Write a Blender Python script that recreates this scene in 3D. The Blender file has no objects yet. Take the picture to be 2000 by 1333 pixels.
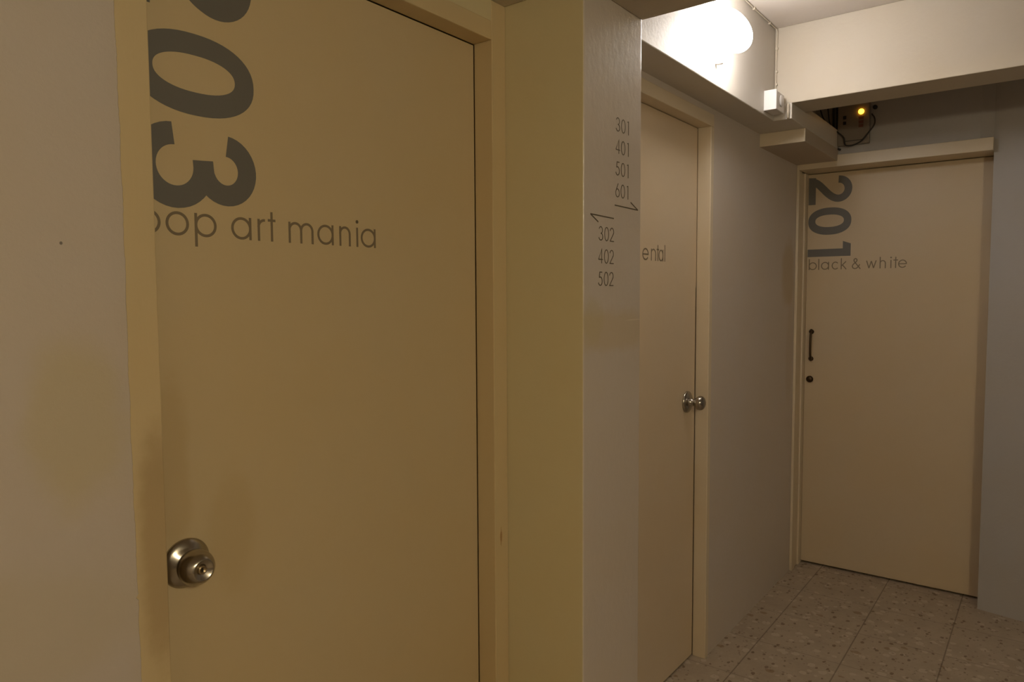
import bpy, bmesh, math, random
from mathutils import Vector, Matrix
S = bpy.context.scene
col = S.collection
random.seed(7)

# ---------------------------------------------------------------- camera
F_PX, YAW, PITCH, ROLL, EYE = 1395.04, 0.64992, -0.06313, -0.0053526, 1.4215
cy, sy, cp, sp = math.cos(YAW), math.sin(YAW), math.cos(PITCH), math.sin(PITCH)
fw = Vector((cy*cp, sy*cp, sp)); rt = Vector((sy, -cy, 0)); up = rt.cross(fw)
cr, sr = math.cos(ROLL), math.sin(ROLL)
R_ = rt*cr + up*sr; U_ = -rt*sr + up*cr
cam_d = bpy.data.cameras.new('camera'); cam = bpy.data.objects.new('camera', cam_d); col.objects.link(cam)
cam_d.sensor_width = 36; cam_d.lens = F_PX/2000*36; cam_d.clip_start = 0.02
m = Matrix((R_, U_, -fw)).transposed().to_4x4(); m.translation = Vector((0, 0, EYE))
cam.matrix_world = m
S.camera = cam

# ---------------------------------------------------------------- world, lights, exposure
w = bpy.data.worlds.new('world'); S.world = w; w.use_nodes = True
w.node_tree.nodes['Background'].inputs[0].default_value = (0.9, 0.8, 0.65, 1)
w.node_tree.nodes['Background'].inputs[1].default_value = 0.0
LAMP_STRENGTH = 46.0            # glass of the bulkhead lamp
LAMP_COLOR = (1.0, 0.94, 0.885)
# the warm round lamp of the landing, on the wall behind and to the right of the photographer
d = bpy.data.lights.new('landing_light', 'POINT'); d.shadow_soft_size = 0.07; d.energy = 42.0; d.color = (1.0, 0.88, 0.61)
o = bpy.data.objects.new('landing_light', d); col.objects.link(o); o.location = (-0.25, -1.25, 2.03)
vs = S.view_settings
S.display_settings.display_device = 'sRGB'
vs.view_transform = 'Standard'; vs.look = 'None'; vs.gamma = 1.0; vs.use_curve_mapping = False
vs.exposure = 0.0

# ---------------------------------------------------------------- materials
class NT:
    def __init__(s, name):
        s.m = bpy.data.materials.new(name); s.m.use_nodes = True
        s.t = s.m.node_tree; s.n = s.t.nodes; s.b = s.n['Principled BSDF']; s.tc = s.n.new('ShaderNodeTexCoord')
    def new(s, ty, **kw):
        x = s.n.new(ty)
        for k, v in kw.items(): setattr(x, k, v)
        return x
    def link(s, a, b): s.t.links.new(a, b)
    def noise(s, scale, detail=4, rough=.55, stretch=None, dist=0):
        x = s.new('ShaderNodeTexNoise'); x.inputs['Scale'].default_value = scale; x.inputs['Detail'].default_value = detail
        x.inputs['Roughness'].default_value = rough; x.inputs['Distortion'].default_value = dist
        src = s.tc.outputs['Object']
        if stretch:
            mp = s.new('ShaderNodeMapping'); mp.inputs['Scale'].default_value = stretch; s.link(src, mp.inputs[0]); src = mp.outputs[0]
        s.link(src, x.inputs['Vector']); return x.outputs['Fac']
    def ramp(s, fac, stops):
        r = s.new('ShaderNodeValToRGB'); e = r.color_ramp.elements
        while len(e) < len(stops): e.new(.5)
        for i, (p, c) in enumerate(stops): e[i].position = p; e[i].color = (*c, 1) if len(c) == 3 else c
        s.link(fac, r.inputs[0]); return r.outputs[0]
    def mix(s, fac, a, b, blend='MIX'):
        x = s.new('ShaderNodeMix', data_type='RGBA', blend_type=blend)
        for v, i in ((fac, 0), (a, 6), (b, 7)):
            if isinstance(v, (int, float)): x.inputs[i].default_value = v
            elif isinstance(v, tuple): x.inputs[i].default_value = (*v, 1)
            else: s.link(v, x.inputs[i])
        return x.outputs[2]
    def math(s, op, a, b=None, clamp=False):
        x = s.new('ShaderNodeMath', operation=op); x.use_clamp = clamp
        for v, i in ((a, 0), (b, 1)):
            if v is None: continue
            if isinstance(v, (int, float)): x.inputs[i].default_value = v
            else: s.link(v, x.inputs[i])
        return x.outputs[0]
    def blob(s, c, r, nscale=9, namp=.5):
        """soft patch of dirt or old paint: 1 inside, 0 outside; c centre, r radii in metres, with a ragged edge"""
        sub = s.new('ShaderNodeVectorMath', operation='SUBTRACT'); s.link(s.tc.outputs['Object'], sub.inputs[0]); sub.inputs[1].default_value = c
        dv = s.new('ShaderNodeVectorMath', operation='DIVIDE'); s.link(sub.outputs[0], dv.inputs[0]); dv.inputs[1].default_value = r
        ln = s.new('ShaderNodeVectorMath', operation='LENGTH'); s.link(dv.outputs[0], ln.inputs[0])
        n = s.noise(nscale, 5, .6)
        d = s.math('ADD', ln.outputs['Value'], s.math('MULTIPLY', s.math('SUBTRACT', n, .5), namp*2))
        mr = s.new('ShaderNodeMapRange', interpolation_type='SMOOTHSTEP'); s.link(d, mr.inputs[0])
        mr.inputs[1].default_value = 1.25; mr.inputs[2].default_value = .6; mr.inputs[3].default_value = 0; mr.inputs[4].default_value = 1
        return mr.outputs[0]
    def bump(s, h, strength, dist=.002):
        x = s.new('ShaderNodeBump'); x.inputs['Strength'].default_value = strength; x.inputs['Distance'].default_value = dist
        s.link(h, x.inputs['Height']); s.link(x.outputs[0], s.b.inputs['Normal'])

def paint(name, c, rough=.5, mottled=.06, patches=(), bump=.25, bscale=70, stretch=None, tint=(1, .93, .78), bdist=.002, spec=.5):
    t = NT(name)
    n = t.noise(3.2, 5, .6)
    c2 = tuple(c[i]*tint[i] for i in range(3))
    cc = t.mix(t.ramp(n, [(.35, (0, 0, 0)), (.65, (1, 1, 1))]), c, tuple(c[i]*(1-mottled*6)+c2[i]*mottled*6 for i in range(3)))
    fine = t.noise(28, 3, .6)
    cc = t.mix(t.math('MULTIPLY', fine, .10), cc, tuple(x*.72 for x in c))
    for (pc, pr, pcol, amt, *rest) in patches:
        cc = t.mix(t.math('MULTIPLY', t.blob(pc, pr, *rest), amt), cc, pcol)
    t.link(cc, t.b.inputs['Base Color'])
    t.b.inputs['Roughness'].default_value = rough
    t.b.inputs['Specular IOR Level'].default_value = spec
    h = t.noise(bscale, 5, .6, stretch)
    t.bump(h, bump, bdist)
    return t.m

WHITE = (.60, .535, .48)
CREAM = (.60, .475, .285)
CREAM2 = (.66, .54, .39)
M = {}
M['wall_left'] = paint('painted_plaster_left', (.55, .48, .42), .55, patches=[
    ((.435, 1.12, 1.24), (.07, .2, .13), (.50, .41, .19), .42, 9, .55),
    ((.30, 1.12, .95), (.22, .2, .10), (.50, .42, .26), .3, 8, .5),
    ((.424, 1.12, 1.4995), (.0022, .2, .0026), (.08, .06, .05), .8, 50, .2)], bump=.35, bscale=90)
M['wall_column'] = paint('painted_column', WHITE, .26, patches=[
    ((1.60, .894, 1.335), (.24, .12, .055), (.55, .43, .25), .5, 9, .5),
    ((1.715, .894, 1.3565), (.045, .1, .0018), (.75, .66, .5), .5, 9, .1),
    ((1.50, .894, 1.36), (.05, .08, .06), (.52, .43, .22), .4, 14, .5)], bump=.27, bscale=36, stretch=(1.5, 1.5, .95), bdist=.003)
M['wall_cream'] = paint('painted_column_side', (.64, .555, .34), .45, bump=.3)  # plain cream above the door; on the column side it carries the warm light's tint
M['wall_middle'] = paint('painted_plaster_middle', (.61, .545, .49), .5, patches=[
    ((3.62, 1.05, 1.53), (.10, .2, .16), (.46, .33, .14), .45, 9, .5),
    ((3.66, 1.05, 1.15), (.06, .2, .25), (.46, .34, .2), .25, 9, .5)], bump=.35, bscale=80)
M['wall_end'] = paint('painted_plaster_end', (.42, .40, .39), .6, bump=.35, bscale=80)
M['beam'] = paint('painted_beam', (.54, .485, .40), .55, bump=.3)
M['beam_shade'] = paint('shaded_beam_paint', (.48, .41, .33), .6, bump=.3)  # darker copy of the beam paint, shade put into the colour of the box-out
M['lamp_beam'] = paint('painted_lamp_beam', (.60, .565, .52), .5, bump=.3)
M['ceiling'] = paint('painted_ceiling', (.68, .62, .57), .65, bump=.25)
M['frame'] = paint('cream_gloss_frame', (.60, .475, .275), .38, patches=[
    ((.55, 1.12, 1.02), (.035, .1, .19), (.33, .22, .10), .5, 16, .5),
    ((1.428, 1.12, .80), (.004, .1, .028), (.30, .13, .03), .7, 60, .8)], bump=.2, bscale=60, stretch=(1, 1, .3))
M['frame_far'] = paint('cream_gloss_frame_far', (.68, .58, .435), .38, bump=.2)
M['leaf_203'] = paint('cream_door_paint', (.57, .455, .275), .42, patches=[
    ((.60, 1.18, 1.12), (.035, .1, .17), (.38, .25, .09), .28, 14, .5),
    ((.71, 1.18, 1.0), (.05, .1, .12), (.40, .27, .10), .22, 14, .5)], bump=.12, bscale=110)
M['leaf_202'] = paint('cream_door_paint_middle', CREAM2, .4, bump=.12, bscale=110)
M['leaf_201'] = paint('cream_door_paint_end', (.58, .47, .325), .45, bump=.12, bscale=110)
M['vinyl'] = paint('grey_vinyl', (.145, .138, .125), .5, bump=.02)
M['vinyl_text'] = paint('brown_grey_vinyl', (.20, .155, .10), .5, bump=.02)
M['vinyl_sign'] = paint('dark_brown_vinyl', (.10, .075, .045), .5, bump=.02)
M['plastic'] = paint('white_plastic', (.72, .70, .70), .35, mottled=.01, bump=.03)
M['plastic_dim'] = paint('shaded_white_plastic', (.24, .20, .165), .45, bump=.05)  # white plastic darkened, the shade under the cross beam is in its colour
M['cable'] = paint('painted_cable', (.58, .52, .43), .5, bump=.05)
M['black'] = paint('black_rubber', (.02, .017, .014), .5, mottled=.01, bump=.03)
M['red_label'] = paint('dull_red_print', (.16, .055, .035), .5, bump=.02)
M['dark_gap'] = paint('dark_void', (.03, .022, .014), .9, bump=.02)

def steel(name, c, rough, aniso=.6):
    t = NT(name); t.b.inputs['Metallic'].default_value = 1; t.b.inputs['Base Color'].default_value = (*c, 1)
    n = t.noise(40, 3, .5, (1, 1, 1))
    mr = t.new('ShaderNodeMapRange'); t.link(n, mr.inputs[0]); mr.inputs[3].default_value = rough*.8; mr.inputs[4].default_value = rough*1.25
    t.link(mr.outputs[0], t.b.inputs['Roughness']); t.b.inputs['Anisotropic'].default_value = aniso
    tg = t.new('ShaderNodeTangent', direction_type='RADIAL', axis='Z'); t.link(tg.outputs[0], t.b.inputs['Tangent'])
    return t.m
M['steel'] = steel('brushed_steel', (.44, .405, .35), .24)
M['brass'] = steel('dull_brass', (.42, .33, .2), .3, 0)
M['dark_metal'] = steel('dark_bronze', (.09, .06, .035), .45, 0)
def emit(name, c, st, base=(.9, .9, .9)):
    t = NT(name); t.b.inputs['Base Color'].default_value = (*base, 1); t.b.inputs['Emission Color'].default_value = (*c, 1)
    t.b.inputs['Emission Strength'].default_value = st; t.b.inputs['Roughness'].default_value = .2
    return t.m
M['lamp_glass'] = emit('lit_opal_glass', LAMP_COLOR, LAMP_STRENGTH)
M['orange_led'] = emit('lit_orange_indicator', (1.0, .42, .02), 9.0, (.9, .4, .05))

def floor_mat():
    t = NT('terrazzo_tiles')
    sep = t.new('ShaderNodeSeparateXYZ'); t.link(t.tc.outputs['Object'], sep.inputs[0])
    def grout(ax, off, wid, soft):
        v = t.math('FRACT', t.math('DIVIDE', t.math('ADD', sep.outputs[ax], off), TILE))
        d = t.math('ABSOLUTE', t.math('SUBTRACT', v, .5))            # .5 at the joint
        mr = t.new('ShaderNodeMapRange', interpolation_type='SMOOTHSTEP'); t.link(d, mr.inputs[0])
        mr.inputs[1].default_value = .5-wid/TILE-soft; mr.inputs[2].default_value = .5-wid/TILE*.4
        return mr.outputs[0]
    TILE = .3125
    g = t.math('MAXIMUM', grout(1, -0.925 + TILE*10, .0022, .004), t.math('MULTIPLY', grout(0, -3.505 + TILE*20, .0020, .004), .7))
    n = t.noise(9, 6, .65); n2 = t.noise(60, 4, .6)
    base = t.mix(t.ramp(n, [(.3, (0, 0, 0)), (.7, (1, 1, 1))]), (.39, .315, .235), (.50, .415, .315))
    base = t.mix(t.math('MULTIPLY', n2, .45), base, (.32, .25, .17))
    def chips(scale, thr, c, amt, base, stretch=(1, 1, 1)):
        mp = t.new('ShaderNodeMapping'); mp.inputs['Scale'].default_value = stretch; mp.inputs['Rotation'].default_value = (0, 0, .6)
        t.link(t.tc.outputs['Object'], mp.inputs[0])
        dn = t.new('ShaderNodeTexNoise'); dn.inputs['Scale'].default_value = scale*1.3; t.link(mp.outputs[0], dn.inputs['Vector'])
        ad = t.new('ShaderNodeVectorMath', operation='MULTIPLY_ADD'); t.link(dn.outputs['Color'], ad.inputs[0]); ad.inputs[1].default_value = (.5/scale,)*3; t.link(mp.outputs[0], ad.inputs[2])
        v = t.new('ShaderNodeTexVoronoi'); v.inputs['Scale'].default_value = scale; t.link(ad.outputs[0], v.inputs['Vector'])
        sc = t.new('ShaderNodeSeparateColor'); t.link(v.outputs['Color'], sc.inputs[0])
        size = t.math('MULTIPLY', t.math('SUBTRACT', sc.outputs[0], 1-thr), .55/thr)    # only some cells hold a chip
        mr = t.new('ShaderNodeMapRange'); t.link(t.math('SUBTRACT', size, v.outputs['Distance']), mr.inputs[0])
        mr.inputs[1].default_value = -.03; mr.inputs[2].default_value = .03
        return t.mix(t.math('MULTIPLY', mr.outputs[0], amt), base, c)
    base = chips(30, .45, (.66, .58, .47), .4, base)
    base = chips(46, .16, (.13, .075, .03), .7, base, (1, 1.5, 1))
    base = chips(85, .18, (.13, .08, .04), .5, base)
    base = chips(24, .07, (.22, .13, .05), .6, base, (1.3, 1, 1))
    c = t.mix(t.math('MULTIPLY', g, .62), base, (.09, .06, .035))
    t.link(c, t.b.inputs['Base Color']); t.b.inputs['Roughness'].default_value = .5
    t.bump(t.math('SUBTRACT', t.math('MULTIPLY', n2, .3), g), .3, .0015)
    return t.m
M['floor'] = floor_mat()

# ---------------------------------------------------------------- mesh helpers
def link(name, bm, mat, parent=None, bevel=0, smooth=False, seg=2):
    me = bpy.data.meshes.new(name); bmesh.ops.recalc_face_normals(bm, faces=bm.faces); bm.to_mesh(me); bm.free()
    me.materials.append(mat)
    if smooth:
        for p in me.polygons: p.use_smooth = True
    o = bpy.data.objects.new(name, me); col.objects.link(o)
    if parent: o.parent = parent; o.matrix_parent_inverse = parent.matrix_basis.inverted()
    if bevel:
        b = o.modifiers.new('bevel', 'BEVEL'); b.width = bevel; b.segments = seg; b.limit_method = 'ANGLE'; b.harden_normals = False
    return o
def box(bm, x0, x1, y0, y1, z0, z1):
    v = [bm.verts.new((x, y, z)) for x in (x0, x1) for y in (y0, y1) for z in (z0, z1)]
    for f in ((0, 1, 3, 2), (4, 6, 7, 5), (0, 4, 5, 1), (2, 3, 7, 6), (0, 2, 6, 4), (1, 5, 7, 3)): bm.faces.new([v[i] for i in f])
def boxes(*bs):
    bm = bmesh.new()
    for b in bs: box(bm, *b)
    return bm
def prism(bm, pts, z0, z1):
    a = [bm.verts.new((x, y, z0)) for x, y in pts]; b = [bm.verts.new((x, y, z1)) for x, y in pts]
    bm.faces.new(a[::-1]); bm.faces.new(b); n = len(pts)
    for i in range(n): bm.faces.new((a[i], a[(i+1) % n], b[(i+1) % n], b[i]))
def lathe(bm, prof, org, axis, seg=48):
    """prof: list of (distance along axis, radius)"""
    ax = Vector(axis).normalized(); t = Vector((0, 0, 1)) if abs(ax.z) < .9 else Vector((1, 0, 0))
    u = ax.cross(t).normalized(); v = ax.cross(u); org = Vector(org); rings = []
    for d, r in prof:
        if r < 1e-6: rings.append([bm.verts.new(org+ax*d)])
        else: rings.append([bm.verts.new(org+ax*d+(u*math.cos(2*math.pi*k/seg)+v*math.sin(2*math.pi*k/seg))*r) for k in range(seg)])
    for a, b in zip(rings, rings[1:]):
        if len(a) == 1 and len(b) == 1: continue
        for k in range(seg):
            k2 = (k+1) % seg
            if len(a) == 1: bm.faces.new((a[0], b[k2], b[k]))
            elif len(b) == 1: bm.faces.new((a[k], a[k2], b[0]))
            else: bm.faces.new((a[k], a[k2], b[k2], b[k]))
def smooth_pts(P, n=6):
    P = [Vector(p) for p in P]; out = []
    for i in range(len(P)-1):
        p0, p1, p2, p3 = P[max(i-1, 0)], P[i], P[i+1], P[min(i+2, len(P)-1)]
        for k in range(n):
            t = k/n; out.append(.5*((2*p1)+(-p0+p2)*t+(2*p0-5*p1+4*p2-p3)*t*t+(-p0+3*p1-3*p2+p3)*t**3))
    out.append(P[-1]); return out
def tube(bm, P, r, seg=10, n=6, smooth=True):
    pts = smooth_pts(P, n) if smooth else [Vector(p) for p in P]
    prev = None; ref = Vector((.13, .27, .95)).normalized()
    for i, p in enumerate(pts):
        d = (pts[min(i+1, len(pts)-1)]-pts[max(i-1, 0)]).normalized()
        u = d.cross(ref); 
        if u.length < 1e-3: u = d.cross(Vector((1, 0, 0)))
        u.normalize(); v = d.cross(u); ref = u.cross(d)
        ring = [bm.verts.new(p+(u*math.cos(2*math.pi*k/seg)+v*math.sin(2*math.pi*k/seg))*r) for k in range(seg)]
        if prev:
            for k in range(seg): bm.faces.new((prev[k], prev[(k+1) % seg], ring[(k+1) % seg], ring[k]))
        else: bm.faces.new(ring[::-1])
        prev = ring
    bm.faces.new(prev)
def tag(o, label, cat, kind=None, group=None):
    o['label'] = label; o['category'] = cat
    if kind: o['kind'] = kind
    if group: o['group'] = group
    return o
def empty(name, loc):
    o = bpy.data.objects.new(name, None); col.objects.link(o); o.location = loc; o.empty_display_size = .1
    return o

# ---------------------------------------------------------------- plane lettering (flat vinyl, 0.3 mm thick)
class Plane:
    """maps (a, b) in metres on a wall or door face to world points; n points towards the corridor"""
    def __init__(s, o, a, b): s.o = Vector(o); s.a = Vector(a); s.b = Vector(b); s.n = s.a.cross(s.b)
    def __call__(s, x, y, h=0): return s.o+s.a*x+s.b*y+s.n*h
T0, T1 = .0001, .0005
def poly(bm, pl, loops, lift=0):
    """loops: outer polygon, or [outer, inner] with equal counts (a ring)"""
    def side(P, flip=False):
        lo = [bm.verts.new(pl(x, y, T0)) for x, y in P]; hi = [bm.verts.new(pl(x, y, T1+lift)) for x, y in P]; n = len(P)
        for i in range(n): bm.faces.new((lo[i], lo[(i+1) % n], hi[(i+1) % n], hi[i]))
        return lo, hi
    if len(loops) == 1:
        lo, hi = side(loops[0])
        r = bmesh.ops.triangle_fill(bm, use_beauty=True, edges=[bm.edges.get((hi[i], hi[(i+1) % len(hi)])) for i in range(len(hi))])
    else:
        (l0, h0), (l1, h1) = side(loops[0]), side(loops[1]); n = len(h0)
        for i in range(n): bm.faces.new((h0[i], h0[(i+1) % n], h1[(i+1) % n], h1[i]))
def stroke(bm, pl, pts, wd, closed=False, lift=0):
    P = [Vector(p) for p in pts]; n = len(P); L, Rr = [], []
    for i in range(n):
        if closed: a, b = P[i-1], P[(i+1) % n]
        else: a, b = P[max(i-1, 0)], P[min(i+1, n-1)]
        d = (b-a).normalized(); nn = Vector((-d.y, d.x))
        k = 1
        if closed or 0 < i < n-1:
            d1 = (P[i]-P[i-1]).normalized(); k = 1/max(.5, abs(d1.dot(d)))
        L.append(P[i]+nn*wd/2*k); Rr.append(P[i]-nn*wd/2*k)
    def V(p, h): return bm.verts.new(pl(p.x, p.y, h))
    a0 = [V(p, T0) for p in L]; a1 = [V(p, T1+lift) for p in L]; b0 = [V(p, T0) for p in Rr]; b1 = [V(p, T1+lift) for p in Rr]
    for i in range(n if closed else n-1):
        j = (i+1) % n
        bm.faces.new((a1[i], a1[j], b1[j], b1[i])); bm.faces.new((a0[i], a0[j], a1[j], a1[i])); bm.faces.new((b0[i], b1[i], b1[j], b0[j]))
    if not closed:
        for i in (0, n-1): bm.faces.new((a0[i], a1[i], b1[i], b0[i]))
def arc(cx, cy_, rx, ry, a0, a1, n=20):
    return [(cx+rx*math.cos(math.radians(a0+(a1-a0)*i/n)), cy_+ry*math.sin(math.radians(a0+(a1-a0)*i/n))) for i in range(n+1)]
def superell(cx, cy_, rx, ry, e, n=56):
    out = []
    for i in range(n):
        a = 2*math.pi*i/n; c, s_ = math.cos(a), math.sin(a)
        out.append((cx+rx*math.copysign(abs(c)**(2/e), c), cy_+ry*math.copysign(abs(s_)**(2/e), s_)))
    return out
# bold digits, cell .138 wide and .222 high
def big_digit(bm, pl, d, su=1, sv=1):
    f = lambda P: [(x*su, y*sv) for x, y in P]
    if d == '0': poly(bm, pl, [f(superell(.0685, .111, .0685, .111, 2.25)), f(superell(.067, .111, .031, .0735, 2.25))])
    elif d == '1': poly(bm, pl, [f([(.037, 0), (.0755, 0), (.0755, .222), (.014, .222), (.0, .182), (.037, .182)])])
    elif d == '2':
        pts = arc(.066, .155, .0475, .0485, 182, -20, 26)+[(.103, .122), (.086, .1), (.064, .078), (.042, .056), (.0275, .036), (.021, .018)]
        pts = pts[:27]+[tuple(p)[:2] for p in smooth_pts([(*p, 0) for p in pts[26:]], 4)][1:]
        stroke(bm, pl, f(pts), .037*(su+sv)/2)
        poly(bm, pl, [f([(.0, 0), (.138, 0), (.138, .037), (.003, .037)])], lift=.0001)
    elif d == '3':
        stroke(bm, pl, f(arc(.068, .1625, .0435, .0413, 176, -62, 26)+[(.078, .1215), (.056, .1195)]), .0365*(su+sv)/2)
        stroke(bm, pl, f(arc(.070, .0695, .0525, .0510, 182, 440, 30)+[(.070, .1205), (.056, .1195)]), .0372*(su+sv)/2, lift=.0001)
# thin geometric lower case, unit x-height, stroke width W; returns nothing, letters placed by left edge
W = .118
def letter(bm, pl, ch, x, y, k, w=None, kx=None):
    """x, y: left end of the baseline; k: x-height in metres; kx: horizontal unit"""
    kx = kx or k; h = W/2
    def st(P, closed=False, lift=0): stroke(bm, pl, [(x+a*kx, y+b*k) for a, b in P], W*k, closed, lift)
    bowl = lambda cx=.5: arc(cx, .5, .5-h, .5-h, 0, 360, 32)[:-1]
    if ch == 'o': st(bowl(), True)
    elif ch == 'p': st(bowl(), True); st([(h, 1), (h, -.42)], lift=.0001)
    elif ch == 'b': st(bowl(), True); st([(h, 0), (h, 1.42)], lift=.0001)
    elif ch == 'a': st(bowl(), True); st([(1-h, 0), (1-h, 1)], lift=.0001)
    elif ch == 'c': st(arc(.5, .5, .5-h, .5-h, 42, 318, 24))
    elif ch == 'e': st(arc(.5, .5, .5-h, .5-h, 0, 325, 28)); st([(h, .5), (1-h*.3, .5)], lift=.0001)
    elif ch == 'r': st([(h, 0), (h, 1)]); st(arc(.36, .62, .31, .33, 180, 85, 10), lift=.0001)
    elif ch == 't': st([(.2, 0), (.2, 1.36)]); st([(0, .97), (.4, .97)], lift=.0001)
    elif ch == 'i': st([(h, 0), (h, 1)]); st(arc(h, 1.3, .035, .035, 0, 360, 10)[:-1], True)
    elif ch == 'l': st([(h, 0), (h, 1.42)])
    elif ch in 'nh': st([(h, 0), (h, 1 if ch == 'n' else 1.42)]); st(arc(.36, .62, .31, .33, 180, 0, 14)+[(.67, 0)], lift=.0001)
    elif ch == 'm':
        st([(h, 0), (h, 1)]); st(arc(.385, .62, .33, .33, 180, 0, 14)+[(.715, 0)], lift=.0001); st(arc(1.045, .62, .33, .33, 180, 0, 14)+[(1.375, 0)], lift=.0002)
    elif ch == 'k': st([(h, 0), (h, 1.42)]); st([(h, .42), (.58, 1)], lift=.0001); st([(.2, .56), (.62, 0)], lift=.0002)
    elif ch == 'w': st([(.03, 1), (.31, .06)]); st([(.31, .06), (.57, .94)], lift=.0001); st([(.57, .94), (.83, .06)]); st([(.83, .06), (1.11, 1)], lift=.0001)
    elif ch == '&':
        st([(1.0, .0), (.30, .92), (.24, 1.08), (.28, 1.24), (.42, 1.32), (.56, 1.24), (.60, 1.08), (.52, .92), (.16, .58), (.07, .36), (.14, .14), (.34, .05), (.56, .1), (.76, .3), (.92, .58)])
def thin_digit(bm, pl, d, x, y, hh=.035, ww=.0225):
    wd = .0023
    def st(P, closed=False, lift=0): stroke(bm, pl, [(x+a*ww, y+b*hh) for a, b in P], wd, closed, lift)
    if d == '0': st(arc(.5, .5, .44, .47, 0, 360, 32)[:-1], True)
    elif d == '1': st([(.28, .93), (.55, .96)]); st([(.55, 1), (.55, 0)], lift=.0001)
    elif d == '2': st(arc(.5, .71, .40, .26, 170, -25, 16)+[(.10, .035)]); st([(.05, .035), (.95, .035)], lift=.0001)
    elif d == '3': st(arc(.46, .74, .36, .23, 160, -90, 18)); st(arc(.46, .275, .42, .24, 90, -165, 20), lift=.0001)
    elif d == '4': st([(.72, 0), (.72, 1), (.04, .27)]); st([(.04, .27), (.98, .27)], lift=.0001)
    elif d == '5': st([(.88, .965), (.34, .965), (.24, .58)]); st([(.24, .57)]+arc(.46, .33, .42, .295, 115, -160, 22), lift=.0001)
    elif d == '6': st(arc(.5, .32, .42, .285, 0, 360, 28)[:-1], True); st([(.64, 1), (.14, .46)], lift=.0001)

# ---------------------------------------------------------------- dimensions (metres)
XR, YW1, YC, YW2, YL, YB = -1.6, 1.1241, .894, 1.0478, .9259, .8577
XJ0, XJ1, XD1, XC0, XC1 = .5128, .5595, 1.4037, 1.4584, 1.7502
XD2, XE = 2.6057, 3.728
ZD, ZH, ZB, ZS, ZST, ZX, ZC = 2.05, 2.0959, 2.1452, 2.1185, 2.0621, 2.1792, 2.481
XC, XCB, XS = 2.9692, 3.1567, 3.1678
X3, Y3, YR3, ZD3, ZH3 = 3.8831, 1.0344, .2337, 2.0359, 2.0921
YRIGHT = -1.55; YO = 1.34; XO = 4.1

# ---------------------------------------------------------------- room shell
def ragged_wall():
    """left wall: thick box, its plaster skin 3 mm proud with a ragged edge over the door frame"""
    bm = boxes((XR, XJ0-.006, YW1+.004, YO, 0, ZB), (XJ0-.006, XC0, 1.27, YO, 0, ZH+.01), (XJ0-.006, XC0, YW1+.002, YO, ZH-.0, ZB))
    n = 420; rows = []
    for i in range(n+1):
        z = ZB*i/n
        e = XJ0-.001+.0006*math.sin(z*9)+.0005*math.sin(z*61)+random.uniform(-.0005, .0005)+(-.004 if abs(z-.955) < .004 else 0)
        rows.append([bm.verts.new(p) for p in ((XR, YW1+.004, z), (XR, YW1-.002, z), (e-.02, YW1-.002, z), (e-.002, YW1-.0014, z), (e, YW1+.001, z), (e-.001, YW1+.004, z))])
    for a, b in zip(rows, rows[1:]):
        for k in range(5): bm.faces.new((a[k], a[k+1], b[k+1], b[k]))
    return bm
wl = link('wall_left', ragged_wall(), M['wall_left']); wl.data.materials.append(M['wall_cream'])
for p in wl.data.polygons:
    if p.center.z > ZH-.001 and p.center.x > XJ0: p.material_index = 1
tag(wl, 'off-white plastered wall left of and above the nearest door, with a yellow stain', 'wall', 'structure')

# column with lettering; a second material slot paints the landing's warm light into its side
bm = boxes((XC0, XC1, YC, YO, 0, ZC))
colm = link('wall_column', bm, M['wall_column'], bevel=.004, seg=3)
colm.data.materials.append(M['wall_cream'])
for p in colm.data.polygons:
    if p.normal.x < -.9: p.material_index = 1
tag(colm, 'painted column projecting between the two left doors, lettered with floor numbers and arrows', 'column', 'structure')

bm = boxes((XD2+.0295, XE+.3, YW2, YO, 0, ZS), (XC1, XD2+.0295, YW2, YO, ZH, ZS), (XC1, XD2+.0295, 1.20, YO, 0, ZH))
tag(link('wall_middle', bm, M['wall_middle']), 'off-white wall around the middle door, running to the far corner', 'wall', 'structure')

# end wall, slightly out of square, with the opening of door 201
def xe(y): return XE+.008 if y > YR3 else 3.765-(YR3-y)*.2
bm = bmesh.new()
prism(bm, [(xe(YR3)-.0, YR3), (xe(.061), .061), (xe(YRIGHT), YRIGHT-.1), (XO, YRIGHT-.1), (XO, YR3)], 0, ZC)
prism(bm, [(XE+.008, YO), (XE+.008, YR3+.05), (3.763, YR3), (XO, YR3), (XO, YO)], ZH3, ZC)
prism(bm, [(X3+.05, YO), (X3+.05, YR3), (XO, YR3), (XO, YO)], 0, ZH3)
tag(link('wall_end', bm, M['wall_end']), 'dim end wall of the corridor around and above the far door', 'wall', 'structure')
tag(link('wall_right', boxes((XR, XO, YRIGHT-.1, YRIGHT, 0, ZC)), M['wall_end']), 'plain wall on the right side of the corridor, outside the picture', 'wall', 'structure')
tag(link('wall_back', boxes((XR-.1, XR, YRIGHT-.1, YO, 0, ZC)), M['wall_left']), 'plain wall behind the photographer', 'wall', 'structure')
tag(link('floor', boxes((XR-.1, XO, YRIGHT-.1, YO, -.06, 0)), M['floor']), 'speckled beige terrazzo tile floor with dark joints', 'floor', 'structure')
tag(link('ceiling', boxes((XC1, XO, YRIGHT-.1, YO, ZC, ZC+.08)), M['ceiling']), 'off-white ceiling above the lit far part of the corridor', 'ceiling', 'structure')
tag(link('ceiling_near', boxes((XR-.1, XC1, YRIGHT-.1, YC-.0, ZB, ZC+.08), (XR-.1, XC0, YC, YO, ZB, ZC+.08)), M['beam'], bevel=.003), 'low shaded soffit at the top, ending beside the column', 'ceiling', 'structure')

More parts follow.
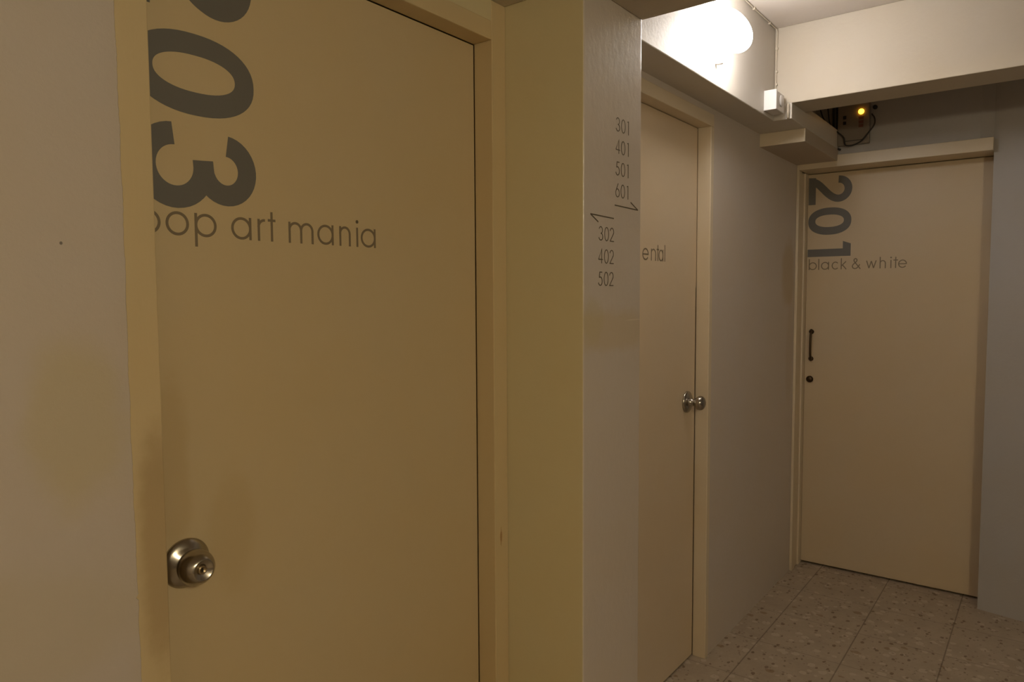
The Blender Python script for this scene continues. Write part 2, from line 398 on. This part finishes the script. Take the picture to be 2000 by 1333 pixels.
# beams
bm = bmesh.new()
def ext(bm, prof, x0, x1):
    a = [bm.verts.new((x0, y, z)) for y, z in prof]; b = [bm.verts.new((x1, y, z)) for y, z in prof]
    bm.faces.new(a); bm.faces.new(b[::-1]); n = len(prof)
    for i in range(n): bm.faces.new((a[i], b[i], b[(i+1) % n], a[(i+1) % n]))
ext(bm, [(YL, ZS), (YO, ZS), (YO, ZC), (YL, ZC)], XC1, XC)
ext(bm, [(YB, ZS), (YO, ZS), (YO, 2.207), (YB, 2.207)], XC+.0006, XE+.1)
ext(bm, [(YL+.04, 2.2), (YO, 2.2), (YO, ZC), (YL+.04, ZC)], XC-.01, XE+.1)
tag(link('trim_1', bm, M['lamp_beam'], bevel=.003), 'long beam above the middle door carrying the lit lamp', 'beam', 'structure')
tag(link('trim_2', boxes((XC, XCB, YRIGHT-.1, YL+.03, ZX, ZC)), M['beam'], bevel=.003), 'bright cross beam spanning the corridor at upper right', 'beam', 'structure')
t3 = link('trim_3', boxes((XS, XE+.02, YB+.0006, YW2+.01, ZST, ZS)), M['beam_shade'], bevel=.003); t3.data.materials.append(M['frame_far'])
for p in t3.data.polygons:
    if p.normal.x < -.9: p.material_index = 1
tag(t3, 'short cream box-out under the beam in the far left corner', 'box-out', 'structure')

# ---------------------------------------------------------------- doors
def knob_set(door, x, y, z, s=1.0, key=True):
    """round knob on a face looking towards -Y"""
    ax = (0, -1, 0); o = (x, y, z)
    if key: prof = [(0, 0), (0, .0425), (.0022, .0428), (.0045, .0412), (.0085, .0355), (.0125, .0290), (.0165, .0222), (.0195, .0170), (.026, .0155), (.026, 0)]
    else: prof = [(0, 0), (0, .0425), (.003, .0425), (.006, .0405), (.010, .034), (.0135, .024), (.015, .016), (.030, .0135), (.034, .0135), (.034, 0)]
    bm = bmesh.new(); lathe(bm, [(a*s, b*s) for a, b in prof], o, ax, 64)
    rose = link('rosette', bm, M['steel'], door, smooth=True)
    bm = bmesh.new()
    if key: prof = [(.0195, 0), (.0195, .0160)]+[(.0345+.0303*math.sin(a), .0303*math.cos(a)) for a in [math.radians(-50+k*8) for k in range(14)]]+[(.0592, .0172), (.0588, .0165), (.0535, .0082), (.0520, 0)]
    else: prof = [(.028, 0), (.028, .0125), (.034, .0145), (.039, .021), (.046, .0262), (.053, .028), (.061, .0265), (.067, .0215), (.0715, .013), (.073, .005), (.073, 0)]
    lathe(bm, [(a*s, b*s) for a, b in prof], o, ax, 64)
    kn = link('door_knob', bm, M['steel'], door, smooth=True); kn['label'] = 'brushed steel ball knob'
    if key:
        bm = bmesh.new(); lathe(bm, [(.0515, 0), (.0515, .0074), (.0560, .0074), (.0570, .0064), (.0570, .0047), (.0555, .0043), (.0555, 0)], o, ax, 32)
        link('lock_cylinder', bm, M['brass'], kn, smooth=True)
        link('keyhole', boxes((x-.0008, x+.0008, y-.0562, y-.0550, z-.0032, z+.0032)), M['black'], kn)
    return rose

# door 203 (nearest)
d1 = tag(empty('door_1', ((XJ1+XD1)/2, 1.20, 0)), 'nearest cream door lettered 203 and pop art mania', 'door', 'structure')
link('door_leaf', boxes((.549, XD1-.0024, 1.1816, 1.222, .006, ZD-.0022)), M['leaf_203'], d1, bevel=.0008)
bm = boxes((XJ0-.006, XJ1, YW1, 1.1785, 0, ZD), (XJ0-.006, .5445, 1.1785, 1.268, 0, ZD), (XD1, XC0-.0005, YW1, 1.182, 0, ZB-.001), (XD1+.014, XC0-.0005, 1.182, 1.268, 0, ZB-.001),
           (XJ0-.006, XD1, YW1, 1.182, ZD, ZH), (XJ0-.006, XD1+.014, 1.182, 1.268, ZD+.014, ZH))
link('door_frame', bm, M['frame'], d1, bevel=.0022)
pl = Plane((.5550, 1.1816, 0), (1, 0, 0), (0, 0, 1)); 
def rot_plane(org, down, height): return Plane(org, down, height)
# big digits run downwards: cell width along -Z, digit height along +X
bm = bmesh.new()
for ch, z0 in (('2', 2.036), ('0', 1.8692), ('3', 1.7135)):
    big_digit(bm, Plane((.5550, 1.1816, z0), (0, 0, -1), (1, 0, 0)), ch)
for v in bm.verts: v.co.y = 1.1816-abs(v.co.y-1.1816)
num = link('room_number', bm, M['vinyl'], d1); num['label'] = 'big bold grey digits 203 turned on their side'
bm = bmesh.new(); pl = Plane((0, 1.1816, 0), (1, 0, 0), (0, 0, 1))
K = .0405
for ch, x in (('p', .5563), ('o', .6050), ('p', .6555), ('a', .7240), ('r', .7775), ('t', .7995), ('m', .8445), ('a', .9120), ('n', .9675), ('i', 1.0125), ('a', 1.0245)):
    letter(bm, pl, ch, x, 1.5262+(.0006 if x > .9 else 0), K, kx=K*(1.03 if x > 1.02 else 1))
for v in bm.verts: v.co.y = 1.1816-abs(v.co.y-1.1816)
link('lettering', bm, M['vinyl_text'], d1)['label'] = 'thin brown lettering pop art mania'
knob_set(d1, .6190, 1.1816, .9640, 1.0, True)

# door 202 (middle)
d2 = tag(empty('door_2', ((XC1+XD2)/2, 1.11, 0)), 'middle cream door half hidden behind the column, lettering ends in ental', 'door', 'structure')
bm = bmesh.new(); zz = 1.445; e0, e1 = XD2-.0008, XD2-.0048
ptsf = [(XC1+.004, .008), (e1, .008), (e1, zz), (e0, zz+.01), (e0, ZD-.002), (XC1+.004, ZD-.002)]
a = [bm.verts.new((x, 1.0951, z)) for x, z in ptsf]; b = [bm.verts.new((x, 1.135, z)) for x, z in ptsf]
bm.faces.new(a); bm.faces.new(b[::-1])
for i in range(6): bm.faces.new((a[i], a[(i+1) % 6], b[(i+1) % 6], b[i]))
link('door_leaf', bm, M['leaf_202'], d2, bevel=.0006)
bm = boxes((XD2, XD2+.029, 1.042, 1.0955, 0, ZD), (XD2+.014, XD2+.029, 1.0955, 1.198, 0, ZD), (XC1+.0005, XD2+.029, 1.042, 1.198, ZD, ZH-.0005))
link('door_frame', bm, M['frame_far'], d2, bevel=.003)
bm = bmesh.new(); pl = Plane((0, 1.0951, 0), (1, 0, 0), (0, 0, 1))
for ch, x, kx in (('e', 2.1568, .046), ('n', 2.2200, .052), ('t', 2.2640, .045), ('a', 2.2800, .0345), ('l', 2.3255, .040)):
    letter(bm, pl, ch, x, 1.5385, .0405, kx=kx)
link('lettering', bm, M['vinyl_text'], d2)['label'] = 'thin brown lettering ending in ental'
knob_set(d2, 2.5300, 1.0951, 1.0180, .98, False)

# door 201 (end of the corridor)
d3 = tag(empty('door_3', (3.85, (Y3+YR3)/2, 0)), 'far cream door at the corridor end lettered 201 and black & white', 'door', 'structure')
link('door_leaf', boxes((X3, X3+.04, YR3+.003, Y3-.0025, .012, ZD3-.003)), M['leaf_201'], d3, bevel=.001)
bm = boxes((XE, XE+.05, Y3, YW2-.0005, 0, ZH3-.0005), (XE+.05, XE+.11, Y3+.006, YW2-.0005, 0, ZD3), (XE+.11, X3+.048, Y3-.0015, YW2-.0005, 0, ZD3),
           (XE-.004, X3+.048, YR3+.0, Y3, ZD3, ZH3-.0005))
link('door_frame', bm, M['frame_far'], d3, bevel=.002)
bm = bmesh.new()
for ch, z0 in (('2', 2.0165), ('0', 1.8600), ('1', 1.6885)):
    big_digit(bm, Plane((X3, 1.0285, z0), (0, 0, -1), (0, -1, 0)), ch, 1, .925)
for v in bm.verts: v.co.x = X3-abs(v.co.x-X3)
link('room_number', bm, M['vinyl'], d3)['label'] = 'big bold grey digits 201 turned on their side'
bm = bmesh.new(); pl = Plane((X3, 0, 0), (0, -1, 0), (0, 0, 1))
for ch, y, kx in (('b', 1.0216, .0395), ('l', .9750, .0395), ('a', .9616, .0385), ('c', .9101, .034), ('k', .8677, .042), ('&', .8165, .0400), ('w', .7502, .0395), ('h', .6906, .0375), ('i', .6435, .0395), ('t', .6306, .050), ('e', .6100, .0375)):
    letter(bm, pl, ch, -y, 1.5462, .0395, kx=kx)
link('lettering', bm, M['vinyl_text'], d3)['label'] = 'thin brown lettering black & white'
# pull handle and lock of door 201
bm = bmesh.new(); hy = 1.0005
tube(bm, [(X3-.006, hy, 1.238), (X3-.03, hy-.004, 1.222), (X3-.036, hy-.004, 1.185), (X3-.036, hy-.004, 1.125), (X3-.03, hy-.004, 1.098), (X3-.006, hy, 1.080)], .0055, 12, 8)
hd = link('pull_handle', bm, M['dark_metal'], d3, smooth=True); hd['label'] = 'small dark metal pull handle'
for z in (1.228, 1.088):
    bm = bmesh.new(); lathe(bm, [(0, 0), (0, .012), (.003, .0125), (.008, .009), (.012, .0065), (.012, 0)], (X3, hy, z), (-1, 0, 0), 24)
    link('handle_foot', bm, M['dark_metal'], hd, smooth=True)
bm = bmesh.new(); lathe(bm, [(0, 0), (0, .017), (.006, .0175), (.010, .014), (.014, .008), (.014, 0)], (X3, 1.0045, .981), (-1, 0, 0), 32)
link('keyhole_cover', bm, M['dark_metal'], d3, smooth=True)

# ---------------------------------------------------------------- directory lettering on the column
pl = Plane((0, YC, 0), (1, 0, 0), (0, 0, 1))
def floor_no(txt, x, y):
    bm = bmesh.new()
    for ch, dx in zip(txt, (0, .0278, .0545)): thin_digit(bm, pl, ch, x+dx, y)
    o = link('floor_number', bm, M['vinyl_sign'], colm); o['label'] = 'small dark digits '+txt
for i, t_ in enumerate(('301', '401', '501', '601')): floor_no(t_, 1.6120-.0005*i, 1.8345-.0549*i)
for i, t_ in enumerate(('302', '402', '502')): floor_no(t_, 1.5280-.001*i, 1.5560-.0555*i)
bm = bmesh.new(); stroke(bm, pl, [(1.608, 1.6490), (1.7330, 1.6475)], .0030); stroke(bm, pl, [(1.7330, 1.6475), (1.692, 1.6640)], .0030, lift=.0001)
link('arrow', bm, M['vinyl_sign'], colm)['label'] = 'half arrow pointing right'
bm = bmesh.new(); stroke(bm, pl, [(1.603, 1.6150), (1.489, 1.6170)], .0030); stroke(bm, pl, [(1.489, 1.6170), (1.526, 1.6005)], .0030, lift=.0001)
link('arrow', bm, M['vinyl_sign'], colm)['label'] = 'half arrow pointing left'

# ---------------------------------------------------------------- bulkhead lamp
LX, LZ = 2.325, 2.302
lamp = tag(empty('wall_lamp', (LX, YL, LZ)), 'glowing round wall lamp with bulging glass above the middle door', 'lamp')
bm = bmesh.new(); lathe(bm, [(0, 0), (0, .088), (.004, .090), (.007, .090), (.009, .088), (.009, 0)], (LX, YL-.0002, LZ), (0, -1, 0), 64)
link('base', bm, M['plastic'], lamp, smooth=True)['label'] = 'white round base plate'
bm = bmesh.new(); prof = [(.003, 0), (.003, .0965), (.009, .0985), (.015, .0975), (.022, .0945), (.027, .088), (.030, .079), (.033, .0715)]
for i in range(0, 15):
    a = math.radians(90*i/14); prof.append((.050+.0745*math.sin(a), .0705*math.cos(a)))
lathe(bm, prof, (LX, YL, LZ), (0, -1, 0), 64)
for v in bm.verts:                                     # the dome hangs a little towards the floor
    d = YL-.03-v.co.y
    if d > 0: v.co.z -= d*.42+.012*min(1, d/.01); v.co.x += d*.02
g = link('glass', bm, M['lamp_glass'], lamp, smooth=True); g['label'] = 'lit opal glass, a wide rim with a bulging dome'
bm = boxes((LX+.012, LX+.030, YL-.026, YL-.002, LZ-.118, LZ-.094)); link('clip', bm, M['plastic'], lamp, bevel=.003)

# ---------------------------------------------------------------- junction box and its cables
jb = tag(empty('junction_box', (2.88, .905, 2.165)), 'small white plastic junction box in the corner under the bright cross beam', 'junction box')
link('box_body', boxes((2.846, 2.944, .880, YL-.0003, 2.1345, 2.206)), M['plastic'], jb, bevel=.003)
link('lid', boxes((2.836, 2.845, .877, YL-.0003, 2.1325, 2.2085)), M['plastic'], jb, bevel=.002)
bm = bmesh.new(); lathe(bm, [(0, 0), (0, .022), (.003, .022), (.006, .018), (.006, 0)], (2.902, .8798, 2.176), (0, -1, 0), 32)
link('knockout', bm, M['plastic'], jb, smooth=True)
bm = bmesh.new(); tube(bm, [(2.9605, .870, 2.176), (2.9605, .870, 2.1205)], .0055, 12, smooth=False)
tag(link('conduit', bm, M['cable'], smooth=True), 'short pale tube hanging beside the white junction box', 'conduit')
bm = bmesh.new()
tube(bm, [(LX+.06, YL-.004, 2.4765), (2.62, YL-.004, 2.4765), (2.93, YL-.005, 2.4765), (2.958, YL-.008, 2.472), (2.9645, YL-.008, 2.44), (2.9645, YL-.006, 2.30), (2.960, YL-.006, 2.2075)], .0028, 8, 8)
for x in (2.52, 2.70, 2.88): box(bm, x-.004, x+.004, YL-.0085, YL, 2.4715, 2.4808)
for z in (2.40, 2.31, 2.26): box(bm, 2.961, XC, YL-.012, YL-.003, z-.004, z+.004)
tag(link('lamp_cable', bm, M['cable'], smooth=False), 'thin painted cable clipped along the ceiling corner down to the white junction box', 'cable')

# ---------------------------------------------------------------- switch box over the far door, with its wiring
XW = XE+.008
sb = tag(empty('switch_box', (XW, .79, 2.21)), 'white electrical box, its plastic coloured dark for the shade, with a glowing orange indicator above the far door', 'electrical box')
link('housing', boxes((XW-.028, XW-.0004, .7185, .858, 2.128, 2.345)), M['plastic_dim'], sb, bevel=.004)
link('cover_seam', boxes((XW-.0292, XW-.0275, .740, .826, 2.145, 2.1475)), M['black'], sb)
bm = bmesh.new(); lathe(bm, [(0, 0), (0, .0125), (.003, .0125), (.007, .0095), (.009, .005), (.0095, 0)], (XW-.0278, .7545, 2.276), (-1, 0, 0), 24)
link('indicator_light', bm, M['orange_led'], sb, smooth=True)['label'] = 'glowing orange indicator'
for y, z in ((.7545, 2.247), (.7545, 2.228), (.7545, 2.211)):
    link('label_strip', boxes((XW-.0290, XW-.0278, y-.010, y+.010, z-.007, z+.007)), M['red_label'], sb)
for y, z in ((.826, 2.258), (.826, 2.232)):
    link('terminal', boxes((XW-.0300, XW-.0278, y-.007, y+.007, z-.008, z+.008)), M['dark_gap'], sb, bevel=.001)
bm = bmesh.new(); lathe(bm, [(0, 0), (0, .010), (.010, .010), (.014, .006), (.014, 0)], (XW-.0002, .7000, 2.292), (-1, 0, 0), 20)
tag(link('cable_gland', bm, M['black'], smooth=True), 'small black knob on the wall right of the orange indicator', 'cable gland')
XV = XW-.036
bm = bmesh.new()
tube(bm, [(XV+.01, .905, 2.345), (XV, .898, 2.29), (XV, .888, 2.235), (XV, .862, 2.2), (XV, .838, 2.177), (XV, .826, 2.160), (XV, .822, 2.136), (XV, .814, 2.1245), (XV, .79, 2.1225), (XV, .765, 2.130), (XV, .745, 2.142),
          (XV, .722, 2.170), (XV+.004, .702, 2.198), (XV+.010, .696, 2.22), (XV+.014, .700, 2.243), (XV+.014, .708, 2.255), (XV+.026, .712, 2.262)], .0032, 10, 6)
tag(link('cable', bm, M['black'], smooth=True), 'black cable looping in front of the electrical box above the far door', 'cable')
bm = bmesh.new()
tube(bm, [(XW-.012, .868, 2.36), (XW-.012, .867, 2.29), (XW-.012, .866, 2.20), (XW-.010, .866, 2.145), (XW-.008, .860, 2.122), (XW-.006, .846, 2.113)], .0050, 10, 6)
tube(bm, [(XW-.020, .874, 2.36), (XW-.020, .873, 2.29), (XW-.020, .870, 2.205)], .0105, 10, 6)
tag(link('cable', bm, M['black'], smooth=True), 'thick dark wiring running down the left side of the electrical box', 'cable')
bm = bmesh.new()
tube(bm, [(XV+.012, .945, 2.34), (XV+.010, .925, 2.275), (XV+.006, .900, 2.235), (XV+.004, .880, 2.215)], .0030, 8, 6)
tag(link('cable', bm, M['black'], smooth=True), 'short slanting black wire from the beam into the dark wiring', 'cable')
